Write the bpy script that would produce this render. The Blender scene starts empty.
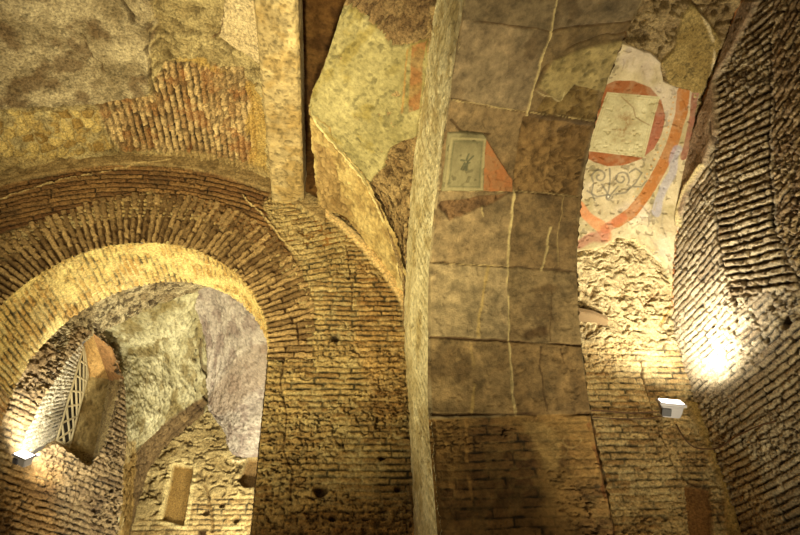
import bpy, math
import numpy as np

# ------------------------------------------------------------------ camera
scene = bpy.context.scene
F = 620.; PITCH = math.radians(36); AZ = math.radians(7.5); ROLL = .0457
CAM = np.array([0, 0, 1.6])
fw = np.array([math.sin(AZ)*math.cos(PITCH), math.cos(AZ)*math.cos(PITCH), math.sin(PITCH)])
_r = np.cross(fw, [0, 0, 1]); _r /= np.linalg.norm(_r); _u = np.cross(_r, fw)
RT = _r*math.cos(ROLL) - _u*math.sin(ROLL); UP = _u*math.cos(ROLL) + _r*math.sin(ROLL)
from mathutils import Matrix, Vector
cd = bpy.data.cameras.new('camera'); cam = bpy.data.objects.new('camera', cd)
scene.collection.objects.link(cam); scene.camera = cam
cd.sensor_width = 36; cd.lens = 36*F/800; cd.clip_start = .05
cam.matrix_world = Matrix(((RT[0], UP[0], -fw[0], CAM[0]), (RT[1], UP[1], -fw[1], CAM[1]),
                           (RT[2], UP[2], -fw[2], CAM[2]), (0, 0, 0, 1)))

# ------------------------------------------------------------------ world, exposure, lamps
scene.view_settings.view_transform = 'Standard'; scene.view_settings.look = 'None'
scene.view_settings.gamma = 1; scene.view_settings.use_curve_mapping = False
scene.view_settings.exposure = 0.0
w = bpy.data.worlds.new('world'); scene.world = w; w.use_nodes = True
bg = w.node_tree.nodes['Background']; bg.inputs[0].default_value = (1, .82, .55, 1); bg.inputs[1].default_value = .24

def spot(name, loc, to, power, col, angle=80, blend=.6, size=.05):
    d = bpy.data.lights.new(name, 'SPOT'); d.energy = power; d.color = col
    d.spot_size = math.radians(angle); d.spot_blend = blend; d.shadow_soft_size = size
    o = bpy.data.objects.new(name, d); scene.collection.objects.link(o)
    o.location = loc
    o.rotation_euler = (Vector(to)-Vector(loc)).to_track_quat('-Z', 'Y').to_euler()
    return o
WARM = (1, .86, .44)
spot('floodlight_left', (-2.2, 1.5, .5), (-.5, 4.4, 6.0), 1250, WARM, 58, .9, .10)
spot('floodlight_under_rib', (-1.0, 2.9, .4), (.4, 3.9, 5.2), 330, (1, .87, .52), 50, .9, .08)
spot('floodlight_right', (1.9, .9, .4), (1.7, 3.1, 5.2), 520, (1, .86, .54), 60, .9, .10)
spot('floodlight_far_right', (1.8, 1.9, .4), (2.6, 4.2, 4.9), 400, (1, .88, .60), 50, 1., .10)
spot('bay_fill_spot', (2.3, 2.7, .4), (2.05, 4.6, 3.2), 110, (1, .88, .56), 50, 1., .10)  # added fill to brighten the lower bay wall, no fixture behind it
spot('floodlight_centre', (-.2, .6, .5), (-1.2, 3.6, 6.2), 900, (1, .87, .54), 62, .9, .12)
spot('lamp_in_arch', (-2.0, 4.95, 2.2), (-1.3, 4.9, 5.2), 100, (1, .86, .45), 130, .8, .06)
spot('floodlight_back_room', (-1.1, 5.9, 1.2), (-1.5, 7.2, 5.2), 700, (1, .92, .70), 85, .8, .08)
spot('floodlight_back_corner', (-.45, 7.1, 2.5), (-.8, 8.1, 4.2), 260, (1, .93, .70), 90, .8, .05)

# ------------------------------------------------------------------ projection helpers: a pixel of the frame to a point of the place
def ray(x, y):
    d = fw + RT*(x-400)/F - UP*(y-267.5)/F
    return d/np.linalg.norm(d)
def onY(x, y, Y):
    d = ray(x, y); return CAM + d*(Y/d[1])
def onX(x, y, X):
    d = ray(x, y); return CAM + d*(X/d[0])
def proj(P):
    v = P-CAM; w_ = v@fw
    return 400+F*(v@RT)/w_, 267.5-F*(v@UP)/w_
def sm(a, b, x):
    t = np.clip((x-a)/(b-a), 0, 1); return t*t*(3-2*t)
def mix(a, b, t):
    return a*(1-t)+b*t

# ------------------------------------------------------------------ noise in surface coordinates
def hsh(ix, iy, s):
    n = (ix.astype(np.int64)*374761393 + iy.astype(np.int64)*668265263 + int(s)*2147483647 + 1013904223) & 0xffffffff
    n = ((n ^ (n >> 13))*1274126177) & 0xffffffff
    n = ((n ^ (n >> 16))*2246822519) & 0xffffffff
    n = n ^ (n >> 15)
    return (n & 0xffffff)/float(0x1000000)
def vn(u, v, f, s=0):
    x = u*f; y = v*f; ix = np.floor(x); iy = np.floor(y); fx = x-ix; fy = y-iy
    fx = fx*fx*(3-2*fx); fy = fy*fy*(3-2*fy)
    a = hsh(ix, iy, s); b = hsh(ix+1, iy, s); c = hsh(ix, iy+1, s); d = hsh(ix+1, iy+1, s)
    return (a*(1-fx)+b*fx)*(1-fy)+(c*(1-fx)+d*fx)*fy
def fbm(u, v, f, s=0, n=4, g=.55):
    t = 0; a = 1; tot = 0
    for i in range(n):
        t = t+a*vn(u*math.cos(i*.7)-v*math.sin(i*.7), u*math.sin(i*.7)+v*math.cos(i*.7), f*2**i, s+i*17); tot += a; a *= g
    return t/tot
def ridge(u, v, f, s=0, n=3):
    t = 0; a = 1; tot = 0
    for i in range(n):
        t = t+a*(1-np.abs(2*vn(u+i*3.1, v-i*1.7, f*2**i, s+i*13)-1)); tot += a; a *= .55
    return t/tot
def voro(u, v, f, s=0, sx=1.):
    x = u*f*sx; y = v*f; ix = np.floor(x); iy = np.floor(y)
    d1 = np.full(x.shape, 9.); d2 = d1.copy(); r = np.zeros(x.shape)
    for a in (-1, 0, 1):
        for b in (-1, 0, 1):
            cx = ix+a; cy = iy+b
            dx = cx+.15+.7*hsh(cx, cy, s)-x; dy = cy+.15+.7*hsh(cx, cy, s+5)-y
            d = np.sqrt(dx*dx+dy*dy); m = d < d1
            d2 = np.where(m, d1, np.minimum(d2, d)); r = np.where(m, hsh(cx, cy, s+9), r); d1 = np.minimum(d1, d)
    return d1, d2-d1, r
def bricks(u, v, bw=.26, bh=.056, mo=.016, s=0, wob=.012, ragged=.5):
    """relief 0..1, brick random, mortar mask"""
    vv = v + wob*(fbm(u, v, 1.7, s+50, 3)-.5)*2 + .006*(vn(u, v, 9, s+51)-.5)
    uu = u + .02*(vn(u, v, 6, s+52)-.5)
    row = np.floor(vv/bh); fv = vv/bh-row
    wr = bw*(.75+.5*hsh(row, row*0, s))
    off = hsh(row, row*0+3, s+1)*bw
    cx = (uu+off)/wr; col = np.floor(cx); fx = (cx-col)
    r1 = hsh(col, row, s+2); r2 = hsh(col, row, s+3)
    e = (vn(u, v, 28, s+60)-.5)*.010*ragged*2
    dv = np.minimum(fv, 1-fv)*bh + e; du = np.minimum(fx, 1-fx)*wr + e
    d = np.minimum(dv-mo/2, du-mo/2*.8)
    b = sm(-.004, .005, d)
    rel = b*(.75+.25*r1) * (1-.75*sm(.90, .96, r2*.6+.45*fbm(u, v, 8, s+70, 2)))
    return rel, r2, 1-b

# ------------------------------------------------------------------ materials
def hexc(c):
    c = np.array(c, float)/255.
    return np.where(c < .04045, c/12.92, ((c+.055)/1.055)**2.4)
MATS = {}
def masonry(name, rough=.9, fine=260., bump=.35, var=.30, coarse=52):
    if name in MATS: return MATS[name]
    m = bpy.data.materials.new(name); m.use_nodes = True; nt = m.node_tree; N = nt.nodes; L = nt.links
    b = N['Principled BSDF']; b.inputs['Roughness'].default_value = rough
    b.inputs['Specular IOR Level'].default_value = .25
    at = N.new('ShaderNodeAttribute'); at.attribute_name = 'stone_colour'
    tc = N.new('ShaderNodeTexCoord')
    n1 = N.new('ShaderNodeTexNoise'); n1.inputs['Scale'].default_value = coarse; n1.inputs['Detail'].default_value = 8; n1.inputs['Roughness'].default_value = .7
    n2 = N.new('ShaderNodeTexNoise'); n2.inputs['Scale'].default_value = fine*.4; n2.inputs['Detail'].default_value = 4
    L.new(tc.outputs['Object'], n1.inputs['Vector']); L.new(tc.outputs['Object'], n2.inputs['Vector'])
    mr = N.new('ShaderNodeMapRange'); mr.inputs[1].default_value = .34; mr.inputs[2].default_value = .66
    mr.inputs[3].default_value = 1-var; mr.inputs[4].default_value = 1+var
    L.new(n1.outputs[0], mr.inputs[0])
    mx = N.new('ShaderNodeVectorMath'); mx.operation = 'SCALE'
    L.new(at.outputs['Color'], mx.inputs[0]); L.new(mr.outputs[0], mx.inputs['Scale'])
    L.new(mx.outputs[0], b.inputs['Base Color'])
    bp = N.new('ShaderNodeBump'); bp.inputs['Strength'].default_value = bump; bp.inputs['Distance'].default_value = .012
    ad = N.new('ShaderNodeMath'); ad.operation = 'ADD'; L.new(n1.outputs[0], ad.inputs[0]); L.new(n2.outputs[0], ad.inputs[1])
    L.new(ad.outputs[0], bp.inputs['Height']); L.new(bp.outputs[0], b.inputs['Normal'])
    MATS[name] = m; return m
def plain(name, col, rough=.5, metal=0., emit=None, noise=.0):
    m = bpy.data.materials.new(name); m.use_nodes = True; nt = m.node_tree; b = nt.nodes['Principled BSDF']
    c = hexc(col); b.inputs['Roughness'].default_value = rough; b.inputs['Metallic'].default_value = metal
    n = nt.nodes.new('ShaderNodeTexNoise'); n.inputs['Scale'].default_value = 30
    rp = nt.nodes.new('ShaderNodeValToRGB'); k = .15+noise
    rp.color_ramp.elements[0].color = (*np.clip(c*(1-k), 0, 1), 1); rp.color_ramp.elements[1].color = (*np.clip(c*(1+k), 0, 1), 1)
    nt.links.new(n.outputs[0], rp.inputs[0]); nt.links.new(rp.outputs[0], b.inputs['Base Color'])
    if emit:
        b.inputs['Emission Color'].default_value = (*emit[0], 1); b.inputs['Emission Strength'].default_value = emit[1]
    return m
M_BRICK = masonry('old_brick_masonry', .9, 260, .6, .55); M_ROCK = masonry('rough_concrete_rubble', .95, 200, .8, .62)
M_PLAST = masonry('aged_plaster', .85, 300, .5, .36, 26); M_FRES = masonry('painted_plaster', .8, 300, .12, .10)
M_STONE = masonry('dressed_stone', .85, 260, .45, .45, 13)

# ------------------------------------------------------------------ sheets: dense relief surfaces
def tagk(o, label=None, cat=None, group=None, kind=None):
    if label: o['label'] = label
    if cat: o['category'] = cat
    if group: o['group'] = group
    if kind: o['kind'] = kind
    return o
class Sheet:
    """a surface P(u,v) in metres, carrying relief and stone colour"""
    def __init__(s, fn, u0, u1, v0, v1, step=.009):
        nu = int((u1-u0)/step)+2; nv = int((v1-v0)/step)+2
        s.u, s.v = np.meshgrid(np.linspace(u0, u1, nu), np.linspace(v0, v1, nv))
        s.P = fn(s.u, s.v); s.px, s.py = proj(s.P)
        s.h = np.zeros(s.u.shape); s.c = np.ones(s.u.shape+(3,))*.4; s.keep = np.ones(s.u.shape, bool)
        n = np.cross(np.gradient(s.P, axis=1), np.gradient(s.P, axis=0)); n /= np.linalg.norm(n, axis=2, keepdims=True)+1e-12
        fl = np.sign(((CAM-s.P)*n).sum(2).mean()); s.n = n*fl; s.flip = fl < 0
        infront = (s.P-CAM)@fw > .2
        s.px = np.where(infront, s.px, 1e6)
    def at(s, x, y):
        i = np.argmin((s.px-x)**2+(s.py-y)**2); return s.u.flat[i], s.v.flat[i]
    def pts(s, L):
        return np.array([s.at(*p) for p in L])
    def line(s, L, wob=.012, f=9, seed=0):
        """distance to a polyline given by places in the frame, found on this surface"""
        Q = s.pts(L); U = s.u+wob*(vn(s.u, s.v, f, seed)-.5)*2; V = s.v+wob*(vn(s.u, s.v, f, seed+7)-.5)*2
        d = np.full(s.u.shape, 99.)
        for a, b in zip(Q[:-1], Q[1:]):
            e = b-a; t = np.clip(((U-a[0])*e[0]+(V-a[1])*e[1])/(e@e+1e-9), 0, 1)
            d = np.minimum(d, np.hypot(U-a[0]-t*e[0], V-a[1]-t*e[1]))
        return d
    def poly(s, L, wob=.02, f=7, seed=0):
        """signed distance, positive inside"""
        Q = s.pts(L); U = s.u+wob*(fbm(s.u, s.v, f, seed, 3)-.5)*2; V = s.v+wob*(fbm(s.u, s.v, f, seed+7, 3)-.5)*2
        d = np.full(s.u.shape, 99.); ins = np.zeros(s.u.shape, bool)
        for a, b in zip(Q, np.roll(Q, -1, 0)):
            e = b-a; t = np.clip(((U-a[0])*e[0]+(V-a[1])*e[1])/(e@e+1e-9), 0, 1)
            d = np.minimum(d, np.hypot(U-a[0]-t*e[0], V-a[1]-t*e[1]))
            c = ((a[1] > V) != (b[1] > V)) & (U < (b[0]-a[0])*(V-a[1])/((b[1]-a[1]) if abs(b[1]-a[1]) > 1e-9 else 1e-9)+a[0])
            ins ^= c
        return np.where(ins, d, -d)
    def blend(s, mask, col=None, h=None):
        if col is not None:
            col = np.asarray(col, float)
            s.c = s.c*(1-mask[..., None])+(col if col.ndim == 3 else col[None, None])*mask[..., None]
        if h is not None: s.h = s.h*(1-mask)+h*mask
    def crack(s, L, wd=.008, depth=.03, col=(60, 42, 24), seed=0, wob=.015):
        d = s.line(L, wob, 12, seed)/(.35+1.3*fbm(s.u, s.v, 18, seed+5, 3)); m = (1-sm(wd*.4, wd*1.3, d))*sm(.22, .45, vn(s.u, s.v, 7, seed+3)+.15)
        s.h -= depth*m; s.blend(m*.8, hexc(col))
    def ridge(s, L, wd=.01, height=.012, col=(225, 205, 150), seed=0, wob=.012):
        d = s.line(L, wob, 14, seed)/(.3+1.4*fbm(s.u, s.v, 22, seed+5, 3)); m = (1-sm(wd*.3, wd*1.3, d))*sm(.22, .5, vn(s.u, s.v, 9, seed+3)+.12)*.8
        s.h += height*m; s.blend(m, hexc(col))
    def hole(s, x, y, r, depth=.12, col=(45, 30, 15), rx=1., seed=3):
        a, b = s.at(x, y); d = np.hypot((s.u-a)/rx, s.v-b)+.012*(vn(s.u, s.v, 30, seed)-.5)
        m = 1-sm(r*.7, r*1.1, d); s.h -= depth*m; s.blend(m*.85, hexc(col))
    def build(s, name, mat, parent=None, off=0.):
        P = s.P+s.n*(s.h+off)[..., None]
        k = s.keep; q = k[:-1, :-1] & k[1:, :-1] & k[:-1, 1:] & k[1:, 1:]
        nv, nu = k.shape; idx = np.arange(nv*nu).reshape(nv, nu)
        A, B, C_, D_ = idx[:-1, :-1][q], idx[:-1, 1:][q], idx[1:, 1:][q], idx[1:, :-1][q]
        f = np.stack([A, D_, C_, B] if s.flip else [A, B, C_, D_], 1)
        used, inv = np.unique(f, return_inverse=True); f = inv.reshape(-1)
        nf = len(f)//4
        me = bpy.data.meshes.new(name); me.vertices.add(len(used)); me.vertices.foreach_set('co', P.reshape(-1, 3)[used].ravel())
        me.loops.add(nf*4); me.polygons.add(nf)
        me.polygons.foreach_set('loop_start', np.arange(nf)*4); me.polygons.foreach_set('loop_total', np.full(nf, 4))
        me.loops.foreach_set('vertex_index', f)
        me.update(calc_edges=True)
        ca = me.attributes.new('stone_colour', 'FLOAT_COLOR', 'POINT')
        c = np.ones((len(used), 4)); c[:, :3] = np.clip(s.c.reshape(-1, 3)[used], .005, .95); ca.data.foreach_set('color', c.ravel())
        me.polygons.foreach_set('use_smooth', np.ones(nf, bool))
        me.materials.append(mat); me.validate()
        o = bpy.data.objects.new(name, me); scene.collection.objects.link(o)
        if parent: o.parent = parent
        return o

# texture recipes ---------------------------------------------------
def tint(s, rnd, a, b, amt=1.):
    return hexc(a)[None, None]*(1-rnd[..., None])+hexc(b)[None, None]*rnd[..., None]
def brickwork(s, U=None, V=None, seed=0, bw=.26, bh=.056, mo=.016, A=(140, 92, 50), B=(196, 158, 100), MO=(190, 172, 128), depth=.016, rub=.012, erode=.35, mask=None, wob=.012):
    U = s.u if U is None else U; V = s.v if V is None else V
    rel, r, mo_ = bricks(U, V, bw, bh, mo, seed, wob)
    er = np.clip(sm(.44, .66, fbm(s.u, s.v, 2.6, seed+80, 4))*erode*2, 0, 1)
    rough = fbm(s.u, s.v, 24, seed+90, 4, .7)-.5; rg = ridge(s.u, s.v*1.9, 22, seed+95, 3)
    h = depth*(rel-1)*(1-.45*er)+rub*(1.3*rough-.8*sm(.72, .92, rg)*(.4+er))*(1+1.1*er)
    c = tint(s, np.clip(r*.75+.5*(fbm(s.u, s.v, 3, seed+5, 3)-.25), 0, 1), A, B)
    mm = mo_*(1-.45*er)
    MC = tint(s, sm(.42, .68, fbm(s.u, s.v, 10, seed+41, 4)), tuple(.36*x for x in MO), MO)
    c = c*(1-mm[..., None])+MC*mm[..., None]
    smear = sm(.50, .68, fbm(s.u, s.v, 9, seed+33, 5, .65))*.55
    c = c*(1-smear[..., None])+hexc(MO)[None, None]*smear[..., None]
    dk = sm(.72, .9, rg)*.55*(.4+.6*er); c = c*(1-dk[..., None])+hexc(tuple(.42*x for x in MO))[None, None]*dk[..., None]
    if mask is None: s.h = h; s.c = c
    else: s.blend(mask, c, h)
def rubble(s, seed=0, f=9., A=(120, 98, 62), B=(190, 168, 118), depth=.05, mask=None, DK=(70, 52, 28), sx=1., pit=.6):
    wu = (s.u+.09*(fbm(s.u, s.v, 7, seed, 3)-.5)+.03*(vn(s.u, s.v, 25, seed+2)-.5)); wv = (s.v+.09*(fbm(s.u, s.v, 7, seed+1, 3)-.5)+.03*(vn(s.u, s.v, 25, seed+3)-.5))
    d1, e, r = voro(wu, wv, f, seed, sx)
    n = fbm(wu*sx, wv, f*.8, seed+4, 6, .68); rg = ridge(wu*sx, wv, f*1.1, seed+8, 4)
    pm = sm(.45, .65, vn(s.u, s.v, 4, seed+12))
    h = depth*(1.3*(n-.5)-.9*sm(.66, .9, rg)+.22*sm(0, .3, e)*pm)
    c = tint(s, np.clip(.30*r+1.3*(n-.32), 0, 1), A, B)
    dk = np.clip(sm(.70, .88, rg)*pit+(1-sm(.02, .12, e))*pit*.5*pm, 0, .8)
    c = c*(1-dk[..., None])+hexc(DK)[None, None]*dk[..., None]
    if mask is None: s.h = h; s.c = c
    else: s.blend(mask, c, h)
def plaster(s, seed=0, A=(170, 150, 95), B=(205, 190, 140), h0=.0, amp=.008, mask=None, stain=None, f=3):
    n = fbm(s.u, s.v, f, seed, 5, .6); n2 = fbm(s.u, s.v, 20, seed+3, 4, .6)
    c = tint(s, np.clip((n-.25)*1.6+.4*(n2-.5), 0, 1), A, B)
    if stain is not None:
        t = sm(.5, .68, fbm(s.u, s.v, 6, seed+21, 4))*.7; c = c*(1-t[..., None])+hexc(stain)[None, None]*t[..., None]
    pits = sm(.66, .74, vn(s.u, s.v, 45, seed+6)*.5+.5*vn(s.u, s.v, 22, seed+7))
    h = h0+amp*((n-.5)*2+(n2-.5))-.006*pits
    c = c*(1-.35*pits[..., None])
    if mask is None: s.h = h; s.c = c
    else: s.blend(mask, c, h)
def cut_patch(s, sd, thick=.02, soft=.012):
    """turn this sheet into a layer with a broken edge lying on what is behind it"""
    s.keep &= sd > -.012
    s.h = s.h+mix(-.03, thick, sm(-.012, soft-.004, sd))
def interp(T, X, Y):
    return np.interp(T, X, Y)
def smoothcurve(pts, n=400):
    """arc-length parameterised smooth curve through points"""
    P = np.array(pts, float); Pp = np.vstack([2*P[0]-P[1], P, 2*P[-1]-P[-2]]); out = []
    for i in range(1, len(Pp)-2):
        t = np.linspace(0, 1, 40, endpoint=False)[:, None]; a, b, c, d = Pp[i-1:i+3]
        out.append(.5*(2*b+(c-a)*t+(2*a-5*b+4*c-d)*t**2+(3*b-a-3*c+d)*t**3))
    out = np.vstack(out+[P[-1:]]); L = np.r_[0, np.cumsum(np.linalg.norm(np.diff(out, axis=0), axis=1))]
    S = np.linspace(0, L[-1], n)
    return S, np.stack([np.interp(S, L, out[:, k]) for k in range(P.shape[1])], 1)

D = 4.6; X0 = .616; D1 = 3.494; X1 = 1.589; X2 = 3.05
ACX, ACZ, AR = -1.65, 4.02, 1.13           # the brick arch
VCX, VCZ, VR = -1.816, 3.598, 2.665        # the barrel over it

# ------------------------------------------------------------------ floor
def box(name, a, b, mat, parent=None, bev=0.):
    import bmesh
    bm = bmesh.new(); bmesh.ops.create_cube(bm, size=1)
    for v in bm.verts:
        v.co = Vector([(a[i]+b[i])/2+v.co[i]*(b[i]-a[i]) for i in range(3)])
    if bev: bmesh.ops.bevel(bm, geom=bm.edges[:]+bm.verts[:], offset=bev, segments=2, affect='EDGES')
    me = bpy.data.meshes.new(name); bm.to_mesh(me); bm.free(); me.materials.append(mat)
    o = bpy.data.objects.new(name, me); scene.collection.objects.link(o)
    if parent: o.parent = parent
    return o
M_FLOOR = plain('packed_earth_floor', (120, 98, 66), .95, noise=.2)
tagk(box('floor', (-4.6, -1.5, -.1), (3.3, 9, 0), M_FLOOR), kind='structure')

# ------------------------------------------------------------------ wall with the big arch
s = Sheet(lambda u, v: np.stack([u, u*0+D, v], -1), -4.3, X0+.02, 1.5, 6.4, .0075)
rr = np.hypot(s.u-ACX, s.v-ACZ); inside = (rr < 1.5) & (s.v > ACZ) | (np.abs(s.u-ACX) < 1.135) & (s.v <= ACZ)
lun = VR-np.hypot(s.u-VCX, s.v-VCZ)
inside = (rr < 1.45) & (s.v > ACZ) | (np.abs(s.u-ACX) < 1.137) & (s.v <= ACZ)
s.keep = ~inside & ((lun > -.06) | (s.v < VCZ))
brickwork(s, seed=1, bh=.050, bw=.24, A=(132, 102, 60), B=(184, 158, 104), MO=(176, 158, 112), depth=.018, rub=.018, erode=.7)
# courses that follow the lunette above the ring
lr = np.hypot(s.u-VCX, s.v-VCZ+.6); la = np.arctan2(s.u-VCX, s.v-VCZ+.6)*2.9
mTop = sm(-.02, .02, s.poly([(-60, 120), (300, 150), (262, 205), (296, 262), (240, 235), (150, 190), (-60, 250)], .02, 5, 3))
brickwork(s, la, lr, seed=5, bh=.058, bw=.5, mo=.014, A=(98, 66, 38), B=(154, 118, 72), MO=(92, 70, 44), depth=.026, rub=.02, erode=.35, mask=mTop)
# slanting repair courses in the right spandrel
mSl = sm(-.02, .02, s.poly([(262, 205), (345, 215), (345, 262), (300, 300), (298, 262)], .03, 5, 8))
ang = math.radians(16)
brickwork(s, s.u*math.cos(ang)+s.v*math.sin(ang), -s.u*math.sin(ang)+s.v*math.cos(ang), seed=7, bh=.06, bw=.22, A=(140, 112, 68), B=(190, 168, 114), MO=(180, 160, 112), depth=.02, rub=.02, erode=.5, mask=mSl)
# redder brick at the right edge
mR = sm(0, .08, s.poly([(355, 240), (410, 300), (412, 420), (375, 430), (350, 340)], .05, 5, 9))
s.c = mix(s.c, s.c*np.array([.95, .82, .72]), mR[..., None]*.8)
# pale plaster band along the curve of the lunette
band = 1-sm(.02, .06, np.abs(lun-.02+.03*(fbm(s.u, s.v, 5, 4)-.5)))
s.blend(band*(s.u > -.1), hexc((222, 190, 132)), .012+.01*(fbm(s.u, s.v, 12, 2)-.5))
band2 = (1-sm(.09, .13, np.abs(lun-.03+.05*(fbm(s.u, s.v, 3, 14)-.5))))*(s.u < -.1)
s.blend(band2*.9, tint(s, fbm(s.u, s.v, 14, 15), (110, 88, 54), (176, 152, 104)), .02+.03*(fbm(s.u, s.v, 12, 2)-.5))
s.ridge([(0, 198), (60, 180), (130, 166), (172, 160)], .009, .012, (196, 170, 116), 4)
s.ridge([(241, 194), (262, 214), (285, 243), (299, 254)], .009, .016, (216, 190, 132), 5)
s.ridge([(290, 262), (302, 287), (312, 300)], .006, .012, (206, 180, 122), 6)
# foot of the wall is redder, course by course
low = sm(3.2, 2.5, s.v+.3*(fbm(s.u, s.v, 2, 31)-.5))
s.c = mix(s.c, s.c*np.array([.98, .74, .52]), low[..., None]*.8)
for x, y, r in ((335, 337, .035), (382, 457, .022), (321, 490, .042), (398, 489, .022), (333, 518, .02)):
    s.hole(x, y, r, .07, (58, 40, 20), 1.1 if y < 400 else 1.4)
s.crack([(283, 345), (281, 385), (286, 410), (283, 450), (293, 470), (291, 500)], .008, .016, (90, 66, 36), 2)
s.crack([(346, 245), (352, 285), (350, 310)], .008, .012, (96, 70, 38), 3)
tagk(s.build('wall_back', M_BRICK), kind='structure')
# jambs of the opening
jr = Sheet(lambda u, v: np.stack([u*0+ACX+1.135, D+u, v], -1), 0, .42, 1.5, ACZ, .012); brickwork(jr, seed=3, bh=.05, depth=.003, rub=.003); jr.build('jamb', M_BRICK, bpy.data.objects['wall_back'])
jl = Sheet(lambda u, v: np.stack([u*0+ACX-1.135, D+u, v], -1), 0, .8, 1.5, ACZ, .012); brickwork(jl, seed=4, bh=.052); jl.build('jamb', M_BRICK, bpy.data.objects['wall_back'])

# ------------------------------------------------------------------ brick arch: ring of long bricks and lit underside
def thing(name, loc, label, cat, group=None):
    o = bpy.data.objects.new(name, None); scene.collection.objects.link(o); o.location = loc; o.empty_display_size = .1
    return tagk(o, label, cat, group)
def keep_world(o, root):
    o.parent = root; o.matrix_parent_inverse = Matrix.Translation(-Vector(root.location))
arch = thing('brick_arch', (ACX, D, ACZ), 'wide round arch of radiating long bricks with a golden lit underside, at the left', 'arch')
R1 = 1.82
s = Sheet(lambda u, v: np.stack([ACX+v*np.cos(u/1.35), u*0+D-.016, ACZ+v*np.sin(u/1.35)], -1), -.03, math.pi*1.35+.05, AR, R1, .0075)
bump_r = 1.5+.1*(s.u < 2.9)+.07*(s.u < 1.1)
wv = s.u+.02*(fbm(s.u, s.v, 2, 3)-.5)
rel, r, mo_ = bricks(s.v+.08*(hsh(np.floor(wv/.056), wv*0, 4)), wv, .30, .056, .017, 12, .003, .9)
h = .036*(rel-1)+.026*(fbm(s.u, s.v, 18, 5, 5, .7)-.5)
c = tint(s, np.clip(r*.8+.7*(fbm(s.u, s.v, 10, 7, 5)-.3), 0, 1), (92, 68, 40), (180, 150, 102))
c = c*(1-mo_[..., None])+hexc((84, 62, 36))[None, None]*mo_[..., None]
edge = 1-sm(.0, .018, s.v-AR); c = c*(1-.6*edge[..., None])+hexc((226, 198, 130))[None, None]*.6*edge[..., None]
s.h = h; s.c = c
s.keep = s.v < 1.50+.235*np.clip(np.sin(np.clip(s.u/1.35, 0, math.pi)), 0, 1)**1.2+.05*sm(2.6, 3.4, s.u)+.02*(hsh(np.floor(wv/.056), wv*0, 8)-.5)*2
keep_world(s.build('ring', M_BRICK), arch)
def soff(u, v):
    t = u/AR; x = ACX+AR*np.cos(t); Yb = 5.02+.17*(-.52-x)
    return np.stack([x, D-.01+(Yb-D+.01)*v/.6, ACZ+AR*np.sin(t)], -1)
s = Sheet(soff, -.02, math.pi*AR+.02, 0, .6, .008)
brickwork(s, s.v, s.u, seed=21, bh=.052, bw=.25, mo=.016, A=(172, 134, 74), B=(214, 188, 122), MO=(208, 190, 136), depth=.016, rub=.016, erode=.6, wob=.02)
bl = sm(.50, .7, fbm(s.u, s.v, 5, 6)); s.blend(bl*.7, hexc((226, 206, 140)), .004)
keep_world(s.build('underside', M_BRICK), arch)

# ------------------------------------------------------------------ vault A over the arch wall
def vA(u, v):                                  # u arc from crown to the right, v = y
    t = u/VR; return np.stack([VCX+VR*np.sin(t), v, VCZ+VR*np.cos(t)], -1)
s = Sheet(vA, -2.6, 1.42, 1.7, D+.04, .0095)
rubble(s, 3, 9, (120, 102, 66), (196, 178, 130), .06, sx=.7)
g = s.poly([(-80, -60), (140, -60), (158, 20), (150, 92), (110, 108), (0, 108), (-80, 100)], .05, 4, 2)
plaster(s, 8, (122, 106, 78), (196, 180, 146), .03, .035, sm(-.01, .03, g), (96, 74, 50), 5)
y_ = s.poly([(-80, 104), (30, 112), (96, 110), (115, 150), (60, 160), (-80, 200)], .04, 4, 3)
d1, e, r = voro(s.u+.07*(fbm(s.u, s.v, 10, 2, 4)-.5), s.v+.07*(fbm(s.u, s.v, 10, 3, 4)-.5), 9, 44)
ym = sm(-.01, .03, y_)
s.blend(ym, tint(s, np.clip(r*1.1, 0, 1), (136, 108, 58), (196, 172, 110)), .04*sm(0, .35, e)-.03+.06*(fbm(s.u, s.v, 14, 5, 5, .7)-.5))
s.blend(ym*np.clip(1-sm(.03, .16, e)+sm(.5, .62, fbm(s.u, s.v, 7, 31, 4)), 0, 1), tint(s, fbm(s.u, s.v, 16, 32, 4), (120, 102, 66), (190, 174, 128)))
bm_ = s.poly([(92, 106), (150, 96), (165, 66), (245, 70), (262, 110), (252, 176), (190, 160), (150, 150), (118, 152)], .06, 4, 6)
mk = sm(-.01, .02, bm_)
brickwork(s, s.v+.05*hsh(np.floor(s.u/.062), s.u*0, 3), s.u+.03*s.v, seed=31, bh=.062, bw=.17, mo=.02, A=(138, 100, 58), B=(214, 186, 134), MO=(84, 64, 40), depth=.045, rub=.045, erode=.5, mask=mk)
s.blend(mk*.5*sm(.54, .7, fbm(s.u, s.v, 9, 66, 4)), hexc((150, 100, 56)))
yy = s.poly([(165, 60), (200, 60), (262, 92), (268, 175), (248, 170), (246, 80)], .06, 4, 7)
s.blend(sm(-.01, .02, yy)*.7, tint(s, fbm(s.u, s.v, 9, 3), (150, 118, 54), (196, 164, 92)))
wp = s.poly([(228, -40), (256, -40), (262, 62), (240, 48), (222, 35)], .03, 5, 8)
plaster(s, 9, (186, 164, 124), (212, 194, 156), .045, .008, sm(-.004, .008, wp))
s.crack([(120, -10), (135, 22), (150, 30), (150, 55), (155, 95)], .012, .05, (62, 44, 24), 4, .03)
s.crack([(78, 30), (105, 70)], .008, .03, (80, 58, 34), 5, .03)
s.crack([(225, 10), (222, 30), (212, 38)], .008, .03, (80, 50, 30), 6)
for i, yv in enumerate((18, 30, 42, 54, 66, 78)):
    d = s.line([(150, yv+2), (158, yv-7)], 0, 9, i); s.h += .02*(1-sm(.006, .02, d)); s.blend((1-sm(.004, .016, d))*.5, hexc((186, 166, 120)))
lo = s.poly([(-80, 160), (80, 160), (140, 152), (270, 170), (275, 230), (-80, 240)], .03, 4, 9)
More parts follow.
